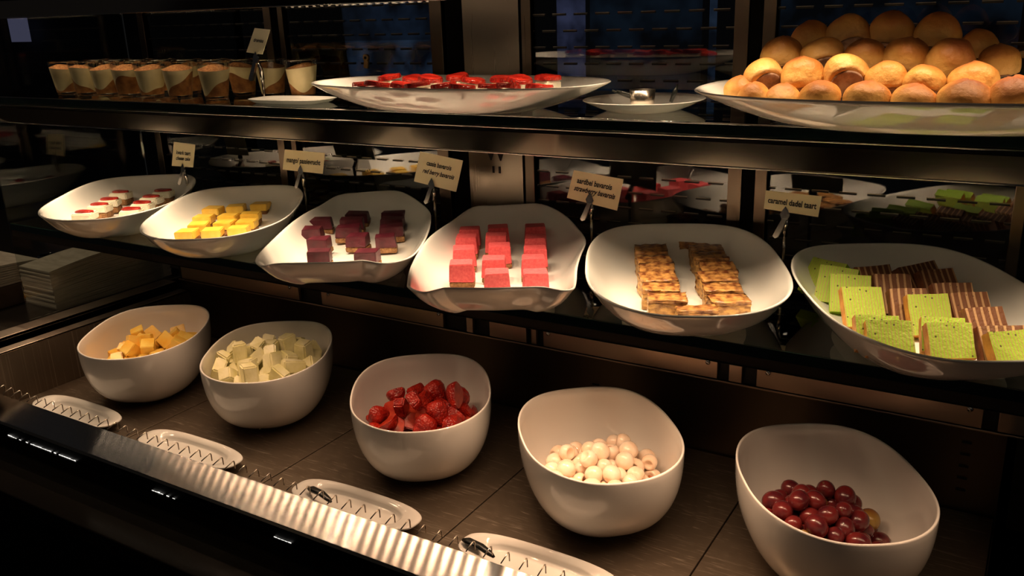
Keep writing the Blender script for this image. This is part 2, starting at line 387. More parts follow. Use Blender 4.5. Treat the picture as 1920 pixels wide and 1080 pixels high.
# front trim with wire hooks
tr = thing('front_trim','brushed steel strip along the front of the well with a comb of bent wire hooks','trim')
build('strip', prism([(.7585,.0405),(.703,.0327),(.703,.0312),(.7585,.0390)], -2.2, .4), M['trim'], tr)
build('strip_edge', prism([(.703,.0327),(.703,.0312),(.7005,.0287),(.6995,.0297)], -2.2,.4), M['face'], tr)
build('support', bx(-2.2,.4,.745,.757,-.058,.034), M['black'], tr)
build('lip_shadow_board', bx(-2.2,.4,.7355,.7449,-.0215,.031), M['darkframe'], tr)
hk = bmesh.new(); tube(hk,[(0,.759,.0425),(0,.776,.0475),(.0002,.7775,.0465),(.0003,.778,.044),(.0004,.778,.0345)],.0009,6)
hook = build('wire_hook', hk, M['wire'], tr, smooth=True); hook.location = (-1.70,0,0)
for i in range(1,68):
    h = hook.copy(); C.objects.link(h); h.parent = tr; h.location = (-1.70+i*.0255,0,0)
def glow(x0,x1,lab):  # emissive strips added as the streaks of light leaking onto the granite
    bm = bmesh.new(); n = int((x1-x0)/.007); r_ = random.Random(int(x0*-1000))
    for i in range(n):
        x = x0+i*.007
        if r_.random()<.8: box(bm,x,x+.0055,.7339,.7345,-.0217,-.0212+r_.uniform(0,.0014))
    tag(build('leak_strip',bm,M['slot']),lab,'lamp','glowing strips for light leaking under the steel trim')
glow(-1.535,-1.325,'long thin white glowing strip for leaked light on the dark granite at the lower left')
glow(-1.135,-1.075,'short white glowing strip for leaked light on the granite below the melon bowl')
glow(-.868,-.830,'short white glowing strip for leaked light at the bottom of the picture, rightmost of three')
# ------------------------------------------------------------------ shelves
def shelf(z, x0, x1, lab, yf=.895):
    s = thing('glass_shelf', lab, 'shelf')
    build('glass_plate', bx(x0,x1,yf+.002,1.205,z-.0115,z), M['shelfglass'], s)
    build('glass_edge', bx(x0,x1,yf,yf+.0019,z-.0125,z-.0003), M['edgeglass'], s)
    return s
shelf(SH,-1.685,.30,'middle glass shelf with a dark polished edge carrying the six cake platters')
shelf(US,-1.685,.30,'upper glass shelf carrying the dessert glasses, the strawberry platter and the bun platter')
shelf(.742,-1.70,.30,'topmost glass shelf cut off by the top of the picture')
g = thing('shelf_bracket','dark steel angle beam under the front edge of the middle glass shelf','beam')
build('beam_face', prism([(.896,.3070),(.8965,.2945),(.899,.2945),(.899,.3070)],-1.685,.30), M['wallsteel'], g)
build('beam_edge', prism([(.896,.2945),(.8962,.2932),(.901,.2932),(.901,.2945)],-1.685,.30), M['face'], g)
build('beam_base', prism([(.9015,.3070),(.9015,.2935),(.935,.3020),(.935,.3070)],-1.685,.30), M['wallsteel'], g)
def light_bracket(zt, lab, x0=-1.685, x1=.30):
    g = thing('light_bracket', lab, 'beam')
    build('upper_lip', prism([(.8975,zt-.0130),(.8955,zt-.0155),(.900,zt-.0155),(.902,zt-.0130)],x0,x1), M['chrome'], g)
    build('shadow_gap', prism([(.901,zt-.0156),(.901,zt-.0205),(.925,zt-.0205),(.925,zt-.0156)],x0,x1), M['darkframe'], g)
    build('face', prism([(.899,zt-.0206),(.911,zt-.0475),(.913,zt-.0475),(.902,zt-.0206)],x0,x1), M['face'], g)
    build('lower_lip', prism([(.9105,zt-.0476),(.9105,zt-.0488),(.916,zt-.0488),(.916,zt-.0476)],x0,x1), M['chrome'], g)
    for nm,yy,zz in (('upper_rim',.8956,zt-.0150),('lower_rim',.9108,zt-.0486)):
        e = bmesh.new(); tube(e,[(x0,yy,zz),(x1,yy,zz)],.0007,8); build(nm,e,M['chrome'],g,smooth=True)
    return g
e_ = bmesh.new(); tube(e_,[(-1.685,.8952,US-.0009),(.30,.8952,US-.0009)],.0009,8)
build('polished_rim', e_, M['chrome'], [o for o in bpy.data.objects if o.name=='glass_shelf.001'][0], smooth=True)
light_bracket(US,'brushed steel light beam under the front edge of the upper glass shelf')
light_bracket(.742,'brushed steel light beam under the topmost shelf, seen at the upper left')
def led_strip(y,z,x0,x1,step,lab):
    s = thing('led_strip',lab,'lamp')
    build('channel', bx(x0,x1,y-.006,y+.006,z+.003,z+.006), M['darkframe'], s)
    bm = bmesh.new(); n = int((x1-x0)/step)
    for i in range(n):
        x = x0+(i+.5)*step; box(bm,x-.003,x+.003,y-.002,y+.002,z+.0012,z+.0029)
    d = build('led_dots', bm, M['led'], s); d['kind'] = 'stuff'
led_strip(.918,.7005,-1.62,.22,.0225,'row of small warm lamps under the topmost shelf, mirrored in the rear doors')
led_strip(.925,.5285,-1.66,.22,.0225,'row of small warm lamps hidden behind the steel beam of the upper shelf')
led_strip(.915,.2905,-1.66,.10,.0225,'row of small warm lamps under the front of the middle shelf')
# ------------------------------------------------------------------ rear doors and posts
ZT = .86
def door(x0,x1,lab,l=.018,r=.018):
    d = thing('sliding_door', lab, 'glass door', rot=(0,0,0))
    p = build('pane', bx(-(x1-x0)/2+l,(x1-x0)/2-r,-.0015,.0015,-.319,.36), M['pane'], d, loc=((x0+x1)/2,YB+.004,.50))
    p.rotation_euler = (R(.45),0,0)
    build('stile', bx(x0,x0+l,YB-.006,YB+.008,.181,ZT,bev=.001), M['frame'], d)
    build('stile', bx(x1-r,x1,YB-.006,YB+.008,.181,ZT,bev=.001), M['frame'], d)
    return d
door(-1.642,-1.259,'leftmost glass sliding door at the back of the case, almost black')
d2 = door(-1.240,-.872,'glass sliding door behind the strawberry platter with blue light beyond and a small brass latch',.012,.024)
door(-.722,-.367,'glass sliding door behind the small empty dish, left of the buns',.017,.020)
door(-.348,-.016,'glass sliding door behind the pyramid of buns, mirroring green cake',.017,.014)
door(-.002,.36,'glass sliding door at the right edge behind the buns')
bm = bmesh.new(); box(bm,-.0045,.0045,-.004,0,-.012,.002); tube(bm,[(0,-.001,.006),(0,-.006,.006)],.006,12)
l_ = build('latch', bm, M['brass'], d2, loc=(-1.037,YB-.003,.602)); l_.rotation_euler=(0,R(10),0)
bm = bmesh.new(); tube(bm,[(0,-.0062,.006),(0,-.0068,.006)],.0025,10)
build('keyhole', bm, M['hole'], d2, loc=(-1.037,YB-.003,.602)).rotation_euler=(0,R(10),0)
for x0,x1,lab in ((-1.259,-1.240,'narrow black post between the first and second glass doors'),(-.867,-.833,'wide black post left of the steel panel marked W'),(-.727,-.7225,'thin black post right of the steel panel marked W'),(-.3665,-.3485,'black post between the glass doors at the left foot of the buns'),(-.0155,-.0025,'black post near the right edge behind the buns')):
    tag(build('post', bx(x0,x1,YB-.002,YB+.03,.181,ZT), M['black']), lab, 'post')
wp = thing('steel_panel','brushed steel panel with a cut-out W between black posts','panel')
M['panel'] = brushed('panel_steel', (.36,.30,.245), .28, (300,300,4), amt=.03, aniso=.3, tan=(1,0,0))
build('panel', bx(-.832,-.7275,YB-.004,YB+.02,.181,ZT), M['panel'], wp)
def text_mesh(s, size, shear=0, bold=0):
    cu = bpy.data.curves.new('t','FONT'); cu.body = s; cu.size = size; cu.shear = shear; cu.offset = bold
    cu.align_x = 'CENTER'; cu.align_y = 'CENTER'; cu.resolution_u = 3
    ob = bpy.data.objects.new('t',cu); C.objects.link(ob); bpy.context.view_layer.update()
    me = bpy.data.meshes.new_from_object(ob.evaluated_get(bpy.context.evaluated_depsgraph_get()))
    bpy.data.objects.remove(ob); return me
me = text_mesh('W', .040, 0, .0012); me.materials.append(M['hole'])
o = bpy.data.objects.new('letter',me); link(o,wp); o.location = (-.778,YB-.0048,.4565); o.rotation_euler = (R(90),0,0)
for x in (-.7835,-.7715): build('bar', bx(x-.0018,x+.0018,YB-.0052,YB-.0041,.4225,.4335), M['hole'], wp)
# rails below the doors, with screws
M['rail'] = brushed('rail_bronze', (.55,.40,.30), .36, aniso=.5)
rl = thing('door_rail','dark bronze rail with screws below the glass doors, seen under the middle shelf','rail')
segs = [(-1.62,-1.262),(-1.2,-.903),(-.852,-.838),(-.803,-.728),(-.718,-.708),(-.694,-.390),(-.372,-.352),(-.330,-.030),(-.012,.05)]
for a,b in segs: build('rail_plate', bx(a,b,YB-.008,YB-.0005,.131,.172,bev=.0008), M['rail'], rl)
build('rail_core', bx(-1.64,.06,YB+.003,YB+.02,.125,.18), M['darkframe'], rl)
build('lower_lip', bx(-1.64,.06,YB-.004,YB+.0025,.1242,.1275,bev=.001), M['rail'], rl)
for x in (-1.285,-1.18,-.912,-.684,-.405,-.313,-.046):
    bm = bmesh.new(); lathe(bm,[(0.0001,0),(.0032,.0002),(.004,.0012),(.003,.0022),(.0001,.0026)],12)
    q = build('screw', bm, M['chrome'], rl, smooth=True, loc=(x,YB-.008,.156)); q.rotation_euler=(R(90),0,0)
build('upper_rail', bx(-1.64,.36,YB-.010,YB-.0065,.322,.332,bev=.0008), M['frame'], rl)
# case end glass and neighbour mirror pane
sg = thing('end_glass','clear upright glass closing the left end of the case','glass panel')
build('pane', bx(-1.700,-1.696,.90,1.22,.12,ZT), M['sideglass'], sg)
# far room behind the doors
structure('wall_far', bx(-7,3,3.05,3.1,-.95,2.2), M['farwall'])
for i,(x0,x1,z0,z1,mm) in enumerate(((-2.99,-2.209,.414,.80,'dusk'),(-2.72,-2.209,.422,.574,'duskb'),(-1.627,-1.509,.30,.80,'duskv'),(-1.040,-1.014,.30,.80,'duskb'),(-5.195,-5.0,.596,.733,'lav'),(-1.34,-1.15,.58,.80,'dusk'),(-.80,-.12,.50,.80,'duskd'),(-1.48,-1.06,.30,.80,'duskd'))):
    z_ = 3.0 - i*.004
    structure('window_%d'%(i+1), bx(x0,x1,z_,z_+.002,z0,z1), M[mm])
# ------------------------------------------------------------------ platters
PPROF = [(.50,.0),(.62,0),(.635,.02),(.69,.11),(.745,.22),(.80,.34),(.86,.49),(.915,.68),(.965,.88),(.995,1.0),(.998,1.02),(.992,1.045),(.978,1.035),(.955,.96),(.912,.81),(.862,.635),(.81,.485),(.75,.355),(.68,.265),(.60,.215),(.45,.19),(.25,.185)]
PLAT = {}
def platter(rim, lab, base=SH, prof=PPROF, name='platter', group='white platters on the middle shelf'):
    n = len(rim); cx = sum(p[0] for p in rim)/n; cy = sum(p[1] for p in rim)/n
    o = dish(rim, base, prof, name, loc=(cx,cy,base))
    return tag(o,lab,'platter',group)
RZ = .372
def std(cx,cy,deg,a=.123): return squircle(cx,cy,a,.190,2.75,RZ,R(deg),96,(.004,0,0,0,-.001))
platter(std(-1.4695,.9965,37.2,.119),'white oval platter with strawberry cheesecake squares, leftmost on the middle shelf')
platter(std(-1.177,.988,34.5,.119),'white oval platter with rows of yellow mango cake cubes')
R3 = [(-0.9012,0.791),(-0.9252,0.8212),(-0.9624,0.881),(-1.0097,0.9603),(-1.0462,1.033),(-1.0709,1.1023),(-1.0879,1.1644),(-1.0551,1.1845),(-1.0185,1.2),(-0.9813,1.2083),(-0.9249,1.1814),(-0.8687,1.143),(-0.8319,1.1004),(-0.7907,1.0416),(-0.7486,0.9705),(-0.7173,0.9046),(-0.7167,0.8695),(-0.7309,0.8541),(-0.7584,0.8547),(-0.7683,0.8513),(-0.7863,0.834),(-0.8233,0.813),(-0.8629,0.7907),(-0.8673,0.776),(-0.8803,0.7771)]
R4 = [(-0.6454,0.7959),(-0.6743,0.8364),(-0.7046,0.8869),(-0.7432,0.9594),(-0.7684,1.0219),(-0.7897,1.1018),(-0.8009,1.1726),(-0.7654,1.1866),(-0.7278,1.2015),(-0.6911,1.211),(-0.6343,1.1798),(-0.5846,1.1314),(-0.5398,1.0701),(-0.514,1.004),(-0.490,0.946),(-0.464,0.893),(-0.453,0.8645),(-0.4613,0.8539),(-0.4709,0.8538),(-0.49,0.855),(-0.5119,0.8432),(-0.5437,0.8235),(-0.59,0.8028),(-0.5961,0.7963),(-0.6047,0.7765),(-0.621,0.7776),(-0.6369,0.7859)]
platter(spline([(x,y,.365+max(0,(y-1.14))*.16) for x,y in R3],4,1),'white square-ended platter with dark purple cassis cubes')
platter(spline([(x,y,.365+max(0,(y-1.14))*.16) for x,y in R4],4,1),'white square-ended platter with pink strawberry mousse cubes')
platter(std(-.3715,1.001,25.6,.1215),'white oval platter with two rows of golden caramel date cake')
platter(std(-.1015,1.000,28.2,.1215),'white oval platter with green and brown striped layer cake slices, rightmost on the middle shelf')
UP = [(.50,0),(.56,.0),(.60,.05),(.70,.22),(.80,.44),(.90,.70),(.965,.90),(.995,1.0),(.997,1.03),(.99,1.05),(.97,1.0),(.92,.82),(.82,.55),(.70,.38),(.50,.30),(.2,.28)]
platter(squircle(-.668,.946,.214,.104,2.5,.5925,R(0),96),'long white platter with strawberry topped cakes on the upper shelf',US,UP,group='white dishes on the upper shelf')
platter(squircle(-.105,.946,.226,.146,2.6,.5935,R(2),96),'large white platter heaped with round golden buns on the upper shelf',US,UP,group='white dishes on the upper shelf')
SP = [(.50,0),(.58,0),(.62,.1),(.8,.5),(.97,.95),(1.0,1.05),(.985,1.1),(.9,.8),(.75,.45),(.6,.35),(.3,.3)]
platter(squircle(-.420,.985,.072,.072,2.1,US+.0125,0,64),'small shallow white dish with a metal cup and tongs between the upper platters',US,SP,'dish','white dishes on the upper shelf')
# ------------------------------------------------------------------ bowls
BP = [(.30,0),(.40,0)]
for i in range(1,15):
    t = i/14; BP.append((((1-(1-t)**2.4)**(1/2.2))*.6+.4, t))
BP += [(.998,1.012),(.990,1.020),(.978,1.016),(.970,1.0)]
for i in range(12,1,-1):
    t = i/14; BP.append(((((1-(1-t)**2.4)**(1/2.2))*.6+.4)-.035, t*.96+.04))
BP += [(.50,.085),(.40,.062),(.2,.055)]
BOWLS = []
for cx,cy,deg,lab in ((-1.433,.973,32.2,'leftmost deep white bowl, holding yellow mango cubes'),(-1.141,1.007,32.4,'deep white bowl nearly full of pale melon chunks'),(-.792,.993,36.0,'deep white bowl holding cut red strawberries, middle of the five'),(-.486,.995,41.1,'deep white bowl holding peeled lychees'),(-.178,1.015,32.2,'rightmost deep white bowl, holding dark red grapes')):
    rim = squircle(cx,cy,.109,.139,2.408,.117,R(deg),112,(.004,0,0,0,-.001))
    o = dish(rim,0,BP,'bowl',loc=(cx,cy,0)); tag(o,lab,'bowl','deep white fruit bowls in the well'); BOWLS.append((cx,cy,R(deg)))
# oval dishes at the front
DP = [(.55,0),(.66,0),(.70,.2),(.85,.6),(.99,.95),(1.0,1.05),(.985,1.15),(.90,1.05),(.74,.95),(.70,.75),(.67,.45),(.60,.35),(.3,.33)]
for i,(cx,lab) in enumerate(((-1.440,'small white oval spoon dish behind the wires, leftmost of the four'),(-1.135,'small white oval spoon dish in front of the melon bowl, empty'),(-.782,'small white oval spoon dish in front of the strawberry bowl, holding a dark handle'),(-.484,'small white oval spoon dish in front of the lychee bowl, lowest in the picture'))):
    rim = squircle(cx,.812,.112,.0345+.0,2.9,.0145,0,80)
    tag(dish(rim,0,DP,'spoon_dish',loc=(cx,.812,0)),lab,'dish','white spoon dishes behind the wire hooks')
def utensil(x,lab):
    bm = bmesh.new(); tube(bm,[(x-.030,.806,.0195),(x-.022,.805,.022),(x,.802,.0225),(x+.018,.796,.021),(x+.026,.793,.019)],[.003,.0062,.0058,.0045,.002],12)
    for v in bm.verts: v.co.z = .0205+(v.co.z-.0205)*.6
    tag(build('serving_handle', bm, M['darkhandle'], smooth=True),lab,'utensil')
utensil(-.835,'dark utensil handle lying in the dish in front of the strawberry bowl')
utensil(-.560,'dark utensil handle lying in the dish in front of the lychee bowl')
# ------------------------------------------------------------------ cakes
rnd = random.Random(7)
CA = R(31)
def cubemesh(wx,wy,z0,z1,bev=.0012,taper=0,jit=.0006):
    bm = bmesh.new(); box(bm,-wx/2,wx/2,-wy/2,wy/2,z0,z1)
    for v in bm.verts:
        if v.co.z > (z0+z1)/2: v.co.x *= 1-taper; v.co.y *= 1-taper
        v.co += Vector([rnd.uniform(-jit,jit) for _ in range(3)])
    bmesh.ops.bevel(bm, geom=bm.edges[:], offset=bev, segments=2, affect='EDGES')
    bmesh.ops.triangulate(bm, faces=[f for f in bm.faces if len(f.verts)>4])
    return bm
def colwords(cols):
    return cols
ORD = ['front','second','third','fourth','fifth','sixth','seventh']
def cake(name,x,y,zb,rz,parts,label,cat,group):
    t = thing(name,label,cat,(x,y,zb),rz,group)
    for pn,bm,m,sm in parts: build(pn,bm,m,t,smooth=sm)
    return t
FL = SH+.0128
def floor_at(y): return FL
def slice_berry(l,wd,z):
    bm = bmesh.new(); n = 16; top = []; bot = []
    for i in range(n):
        t = 2*math.pi*i/n; r = 1-.18*math.cos(t)
        x = l/2*math.cos(t); yv = wd/2*math.sin(t)*r
        top.append(bm.verts.new((x,yv,z+.0035+.0006*math.cos(3*t)))); bot.append(bm.verts.new((x*1.02,yv*1.05,z)))
    for i in range(n): bm.faces.new((bot[i],bot[(i+1)%n],top[(i+1)%n],top[i]))
    bm.faces.new(top); bm.faces.new(bot[::-1])
    bmesh.ops.bevel(bm, geom=[e for e in bm.edges if all(v in top for v in e.verts)], offset=.0008, segments=2, affect='EDGES')
    return bm
P1 = [[(-1.469,.915),(-1.504,.969),(-1.533,1.010),(-1.577,1.066)],[(-1.408,.967),(-1.440,1.014),(-1.474,1.060),(-1.505,1.111)]]
for ci,col in enumerate(P1):
    for ri,(x,y) in enumerate(col):
        a = CA+rnd.uniform(-.12,.12)
        cake('cheesecake_square',x,y,FL,a,[('biscuit_base',cubemesh(.034,.030,0,.011),M['biscuit'],False),('cream_layer',cubemesh(.036,.031,.0108,.024,.002),M['cream'],False),('strawberry_slice',slice_berry(.034,.018,.0238),M['berry'],False)],
          'strawberry-topped white cheesecake square, %s from the front in the %s row'%(ORD[ri],'left right'.split()[ci]),'cake','strawberry cheesecake squares')
P2 = [[(-1.188,.910),(-1.211,.953),(-1.250,.997),(-1.292,1.053),(-1.325,1.100)],[(-1.156,.935),(-1.180,.982),(-1.214,1.021),(-1.265,1.083),(-1.291,1.129)],[(-1.126,.964),(-1.150,1.003),(-1.189,1.048),(-1.237,1.117),(-1.256,1.153)]]
for ci,col in enumerate(P2):
    for ri,(x,y) in enumerate(col):
        cake('mango_cake_cube',x,y,FL-.0008,CA+rnd.uniform(-.12,.12),[('biscuit_base',cubemesh(.030,.029,0,.009),M['biscuit'],False),('mousse_layer',cubemesh(.0315,.030,.0088,.0215,.0012),M['mangoc'],False)],
          'yellow mango cake cube, %s from the front in the %s row of its platter'%(ORD[ri],'left middle right'.split()[ci]),'cake','yellow mango cake cubes')
P3 = [[(-.884,.896),(-.937,.953),(-.996,1.000),(-1.029,1.054)],[(-.820,.926),(-.895,.993),(-.949,1.032),(-.979,1.076),(-1.003,1.117)],[(-.852,1.008),(-.886,1.064),(-.918,1.106),(-.947,1.145)]]
for ci,col in enumerate(P3):
    for ri,(x,y) in enumerate(col):
        wd = .033 if (ci,ri) in ((0,0),(0,1),(0,2),(1,1),(2,0)) else .040
        if (ci,ri)==(1,0): wd=.034
        cake('cassis_cube',x,y,FL-.0012,CA+rnd.uniform(-.15,.15),[('biscuit_base',cubemesh(wd,.030,0,.008),M['biscuit'],False),('mousse_layer',cubemesh(wd-.001,.029,.0078,.025,.0008,.06,.0012),M['cassis'],False)],
          'dark purple cassis cube, %s from the front in the %s row of its platter'%(ORD[ri],'left middle right'.split()[ci]),'cake','dark purple cassis cubes')
P4 = [[(-.649,.918),(-.688,.981),(-.722,1.038),(-.746,1.081)],[(-.583,.901),(-.621,.954),(-.650,1.014),(-.687,1.064),(-.711,1.108)],[(-.538,.922),(-.574,.979),(-.596,1.022),(-.627,1.077),(-.662,1.137)]]
for ci,col in enumerate(P4):
    for ri,(x,y) in enumerate(col):
        cake('strawberry_mousse_cube',x,y,FL-.002,CA+rnd.uniform(-.06,.06),[('biscuit_base',cubemesh(.033,.031,0,.007),M['biscuit'],False),('mousse_layer',cubemesh(.0335,.031,.0068,.0315,.0009,.10),M['pink'],False)],
          'pink strawberry mousse cube, %s from the front in the %s row of its platter'%(ORD[ri],'left middle right'.split()[ci]),'cake','pink strawberry mousse cubes')
def lumpy(wx,wy,z0,z1,seed):
    r = random.Random(seed); bm = bmesh.new(); box(bm,-wx/2,wx/2,-wy/2,wy/2,z0,z1)
    bmesh.ops.subdivide_edges(bm, edges=bm.edges[:], cuts=5, use_grid_fill=True)
    for v in bm.verts:
        k = Vector((r.uniform(-1,1),r.uniform(-1,1),r.uniform(-1,1)*(.9 if v.co.z>z0+.003 else 0)))*.0011; v.co += k
    return bm
P5 = [[(-.359,.918),(-.380,.950),(-.400,.988),(-.415,1.022),(-.431,1.053),(-.458,1.106),(-.483,1.150)],[(-.294,.944),(-.314,.981),(-.335,1.021),(-.346,1.058),(-.372,1.103),(-.389,1.137),(-.418,1.170)]]
for ci,col in enumerate(P5):
    for ri,(x,y) in enumerate(col):
        sd = ci*20+ri; tz = .024 if ri<2 else .026
        t = cake('caramel_cake_square',x,y,FL-.002,CA+rnd.uniform(-.12,.12),[('cake_body',lumpy(.044,.031,0,tz-.004,sd),M['caramel'],True),('glazed_top',lumpy(.044,.031,tz-.0045,tz,sd+100),M['carameltop'],True)],
          'golden caramel date cake square, %s from the front in the %s row of its platter'%(ORD[ri],'left right'.split()[ci]),'cake','caramel date cake squares')
        t.rotation_euler[0] = R(rnd.uniform(0,10)) if ri>1 else 0
cake('caramel_cake_square',-.316,.899,FL-.002,CA,[('cake_body',lumpy(.045,.020,0,.018,77),M['caramel'],True),('glazed_top',lumpy(.045,.020,.0175,.022,78),M['carameltop'],True)],'smaller golden caramel date cake piece at the very front between the two rows','cake','caramel date cake squares')
# layer cake slices
SG = [[-0.224,1.0381,-0.1823,1.0217],[-0.2084,1.0078,-0.1668,1.0073],[-0.1909,0.9769,-0.1502,0.9885],[-0.1698,0.9319,-0.1334,0.9519],[-0.1068,0.936,-0.0705,0.9559],[-0.1405,0.8484,-0.1033,0.8644],[-0.1287,0.8389,-0.0904,0.8555],[-0.0842,0.8715,-0.0485,0.8825],[-0.0785,0.855,-0.0419,0.8729],[-0.0267,0.8519,0.0064,0.8783]]
SB = [[-0.1729,1.025,-0.1431,1.0513],[-0.1487,1.006,-0.1167,1.021],[-0.124,0.9588,-0.095,0.9727],[-0.1295,1.0451,-0.1003,1.089],[-0.1073,1.0414,-0.0783,1.0659],[-0.088,0.9976,-0.0551,1.0159],[-0.069,0.9694,-0.0386,0.9891],[-0.0508,0.9244,-0.0221,0.9444],[-0.0299,0.8776,-0.0102,0.8885],[-0.0037,0.8926,0.0203,0.9064]]
SGL = ['rearmost at the left rim','second from the rear at the left rim','third from the rear at the left rim','fourth from the rear with orange crust showing','in the middle beside the brown slices','standing just behind the front left slice','front left slice nearest the rim','standing just behind the front middle slice','front middle slice nearest the rim','front right slice at the picture edge']
SBL = ['left column, rearmost','left column, second from the rear','left column, third from the rear','right column, rearmost and darkest','right column, second from the rear','right column, third from the rear','right column, fourth from the rear','right column, fifth from the rear','behind the front right green slice','at the right edge of the picture']
def lowered(a,z0,z1):
    k = (CZ-z1)/(CZ-z0); return [v*k for v in a]
def slab(x0,y0,x1,y1,zt,m,mc,mt,lab,name,extra=1.0,lean=52,H=.052):
    dx,dy = x1-x0,y1-y0; wd = math.hypot(dx,dy)*extra; rz = math.atan2(dy,dx)
    wd = max(wd,.040); th = .0125
    t = thing(name,lab,'cake slice',((x0+x1)/2,(y0+y1)/2,zt),0,name.replace('_',' ')+'s')
    t.rotation_euler = (R(lean-90),0,rz)     # leans back, face towards the front
    bm = bmesh.new(); box(bm,-wd/2,wd/2,0,th,-H,0)
    bmesh.ops.subdivide_edges(bm, edges=bm.edges[:], cuts=2, use_grid_fill=True)
    for v in bm.verts: v.co += Vector([rnd.uniform(-.0005,.0005) for _ in range(3)])
    bmesh.ops.recalc_face_normals(bm,faces=bm.faces[:])
    for f in bm.faces:
        n = f.normal
        f.material_index = 2 if n.z > .7 else 1 if abs(n.x) > .7 or n.z<-.7 else 0
    build('layered_slice',bm,[m,mc,mt],t)
for i,(a,l) in enumerate(zip(SG,SGL)):
    slab(*lowered(a,.388,.374),.374,M['greencake'],M['crust'] if i>2 else M['greentop'],M['greentop'],'bright green layer cake slice, '+l,'green_cake_slice',1.0,H=.036 if i in (5,6,7,8,9) else .046)
for i,(a,l) in enumerate(zip(SB,SBL)):
    slab(*lowered(a,.385,.372),.372,M['browncake'],M['browncrust'],M['browncake'],'brown striped layer cake slice, '+l,'brown_cake_slice',1.1,H=.040 if i in (8,9) else .048)
# strawberry topped cakes on the upper platter
SU = [(-.790,.915),(-.755,.900),(-.722,.912),(-.690,.900),(-.656,.910),(-.622,.900),(-.588,.912),(-.556,.902),(-.528,.925),
 (-.775,.950),(-.742,.962),(-.706,.950),(-.672,.965),(-.637,.950),(-.603,.965),(-.570,.952),(-.540,.968)]
for i,(x,y) in enumerate(SU):
    z0 = US+.0135; h = .015+rnd.uniform(-.002,.002)+(.004 if y>.94 else 0); k = i if i<9 else i-9
    pos = ['leftmost','second from the left','third from the left','fourth from the left','fifth from the left','sixth from the left','seventh from the left','eighth from the left','rightmost'][k] if not (i==16) else 'rightmost'
    t = cake('strawberry_cake_square',x,y,z0,rnd.uniform(-.3,.3),[('cream_layer',cubemesh(.024,.023,0,h,.0015),M['cream'],False)],
      'white cake square under a strawberry slice, %s row of upper platter, %s'%('front' if i<9 else 'rear',pos),'cake','strawberry cakes on the upper platter')
    b = build('strawberry_slice',slice_berry(.034,.028,0),M['berry'],t,loc=(0,0,h+.0012)); b.rotation_euler = (R(rnd.uniform(-9,9)),R(rnd.uniform(-9,9)),rnd.uniform(-1,1)); b.scale=(1,1,1.5)
# ------------------------------------------------------------------ buns
def bun_mesh(seed, r=.0225):
    q = random.Random(seed); bm = bmesh.new(); bmesh.ops.create_icosphere(bm, subdivisions=4, radius=1)
    ph = [q.uniform(0,6.28) for _ in range(6)]
    for v in bm.verts:
        c = v.co.normalized(); t = math.atan2(c.y,c.x)
        k = 1+.045*math.sin(2*t+ph[0])*(1-c.z*c.z)+.035*math.sin(3*t+ph[1]+2*c.z)+.03*math.sin(5*c.z+ph[2])+.02*math.sin(4*t+ph[3])*c.z
        z = c.z*.93
        if z < -.55: z = -.55+(z+.55)*.18; k *= .90
        tip = max(0,c.z-.93)*.5
        v.co = Vector((c.x*k,c.y*k,(z+tip)*k))*r
    return bm
def bun_base(r=.0225):
    bm = bmesh.new(); lathe(bm,[(.0001,-.60*r),(.35*r,-.625*r),(.62*r,-.60*r),(.70*r,-.55*r),(.60*r,-.50*r)],24); return bm
BROWS = [[(-.246,1.045,.636,.0212),(-.205,1.045,.640,.0235),(-.162,1.045,.643,.0232),(-.117,1.045,.640,.0228),(-.078,1.05,.625,.020)],
 [(-.264,1.0,.620,.0226),(-.222,1.0,.620,.0216),(-.178,1.0,.618,.0212),(-.139,1.0,.618,.0225),(-.098,1.0,.615,.0245),(-.055,1.02,.612,.020)],
 [(-.269,.95,.600,.0215),(-.228,.95,.602,.0222),(-.186,.95,.604,.0225),(-.148,.95,.600,.0208),(-.113,.945,.597,.0205),(-.070,.95,.598,.0222)],
 [(-.288,.940,.587,.0190),(-.268,.915,.583,.0175),(-.240,.918,.580,.0195),(-.203,.915,.583,.0208),(-.159,.915,.582,.0220),(-.116,.915,.580,.0215),(-.073,.91,.584,.0232),(-.034,.915,.586,.0232)]]
RN = ['top row','third row up','second row up','bottom row along the rim']
tilts = {(2,0):(62,8),(2,2):(58,-14),(1,1):(40,6),(0,1):(35,0),(2,3):(20,20),(2,4):(25,-45),(2,5):(15,10),(1,4):(-35,20),(2,1):(12,0)}
for r_,row in enumerate(BROWS):
    for i,(x,y,z,rad) in enumerate(row):
        pos = 'leftmost' if i==0 else 'rightmost' if i==len(row)-1 else '%s from the left'%['','second','third','fourth','fifth','sixth','seventh'][i]
        t = thing('bun','golden bun in the %s of the pile, %s'%(RN[r_],pos),'bun',(x,y,z),0,'buns piled on the upper platter')
        tx,tz = tilts.get((r_,i),(rnd.uniform(-14,14),rnd.uniform(0,360)))
        if (r_,i) in tilts: t.rotation_euler = (R(-tx),R(tz*.3),R(31+tz))
        else: t.rotation_euler = (R(tx),R(rnd.uniform(-12,12)),R(tz))
        build('dough',bun_mesh(r_*10+i,rad),M['bun'],t,smooth=True); build('flat_base',bun_base(rad),M['bunbase'],t,smooth=True)
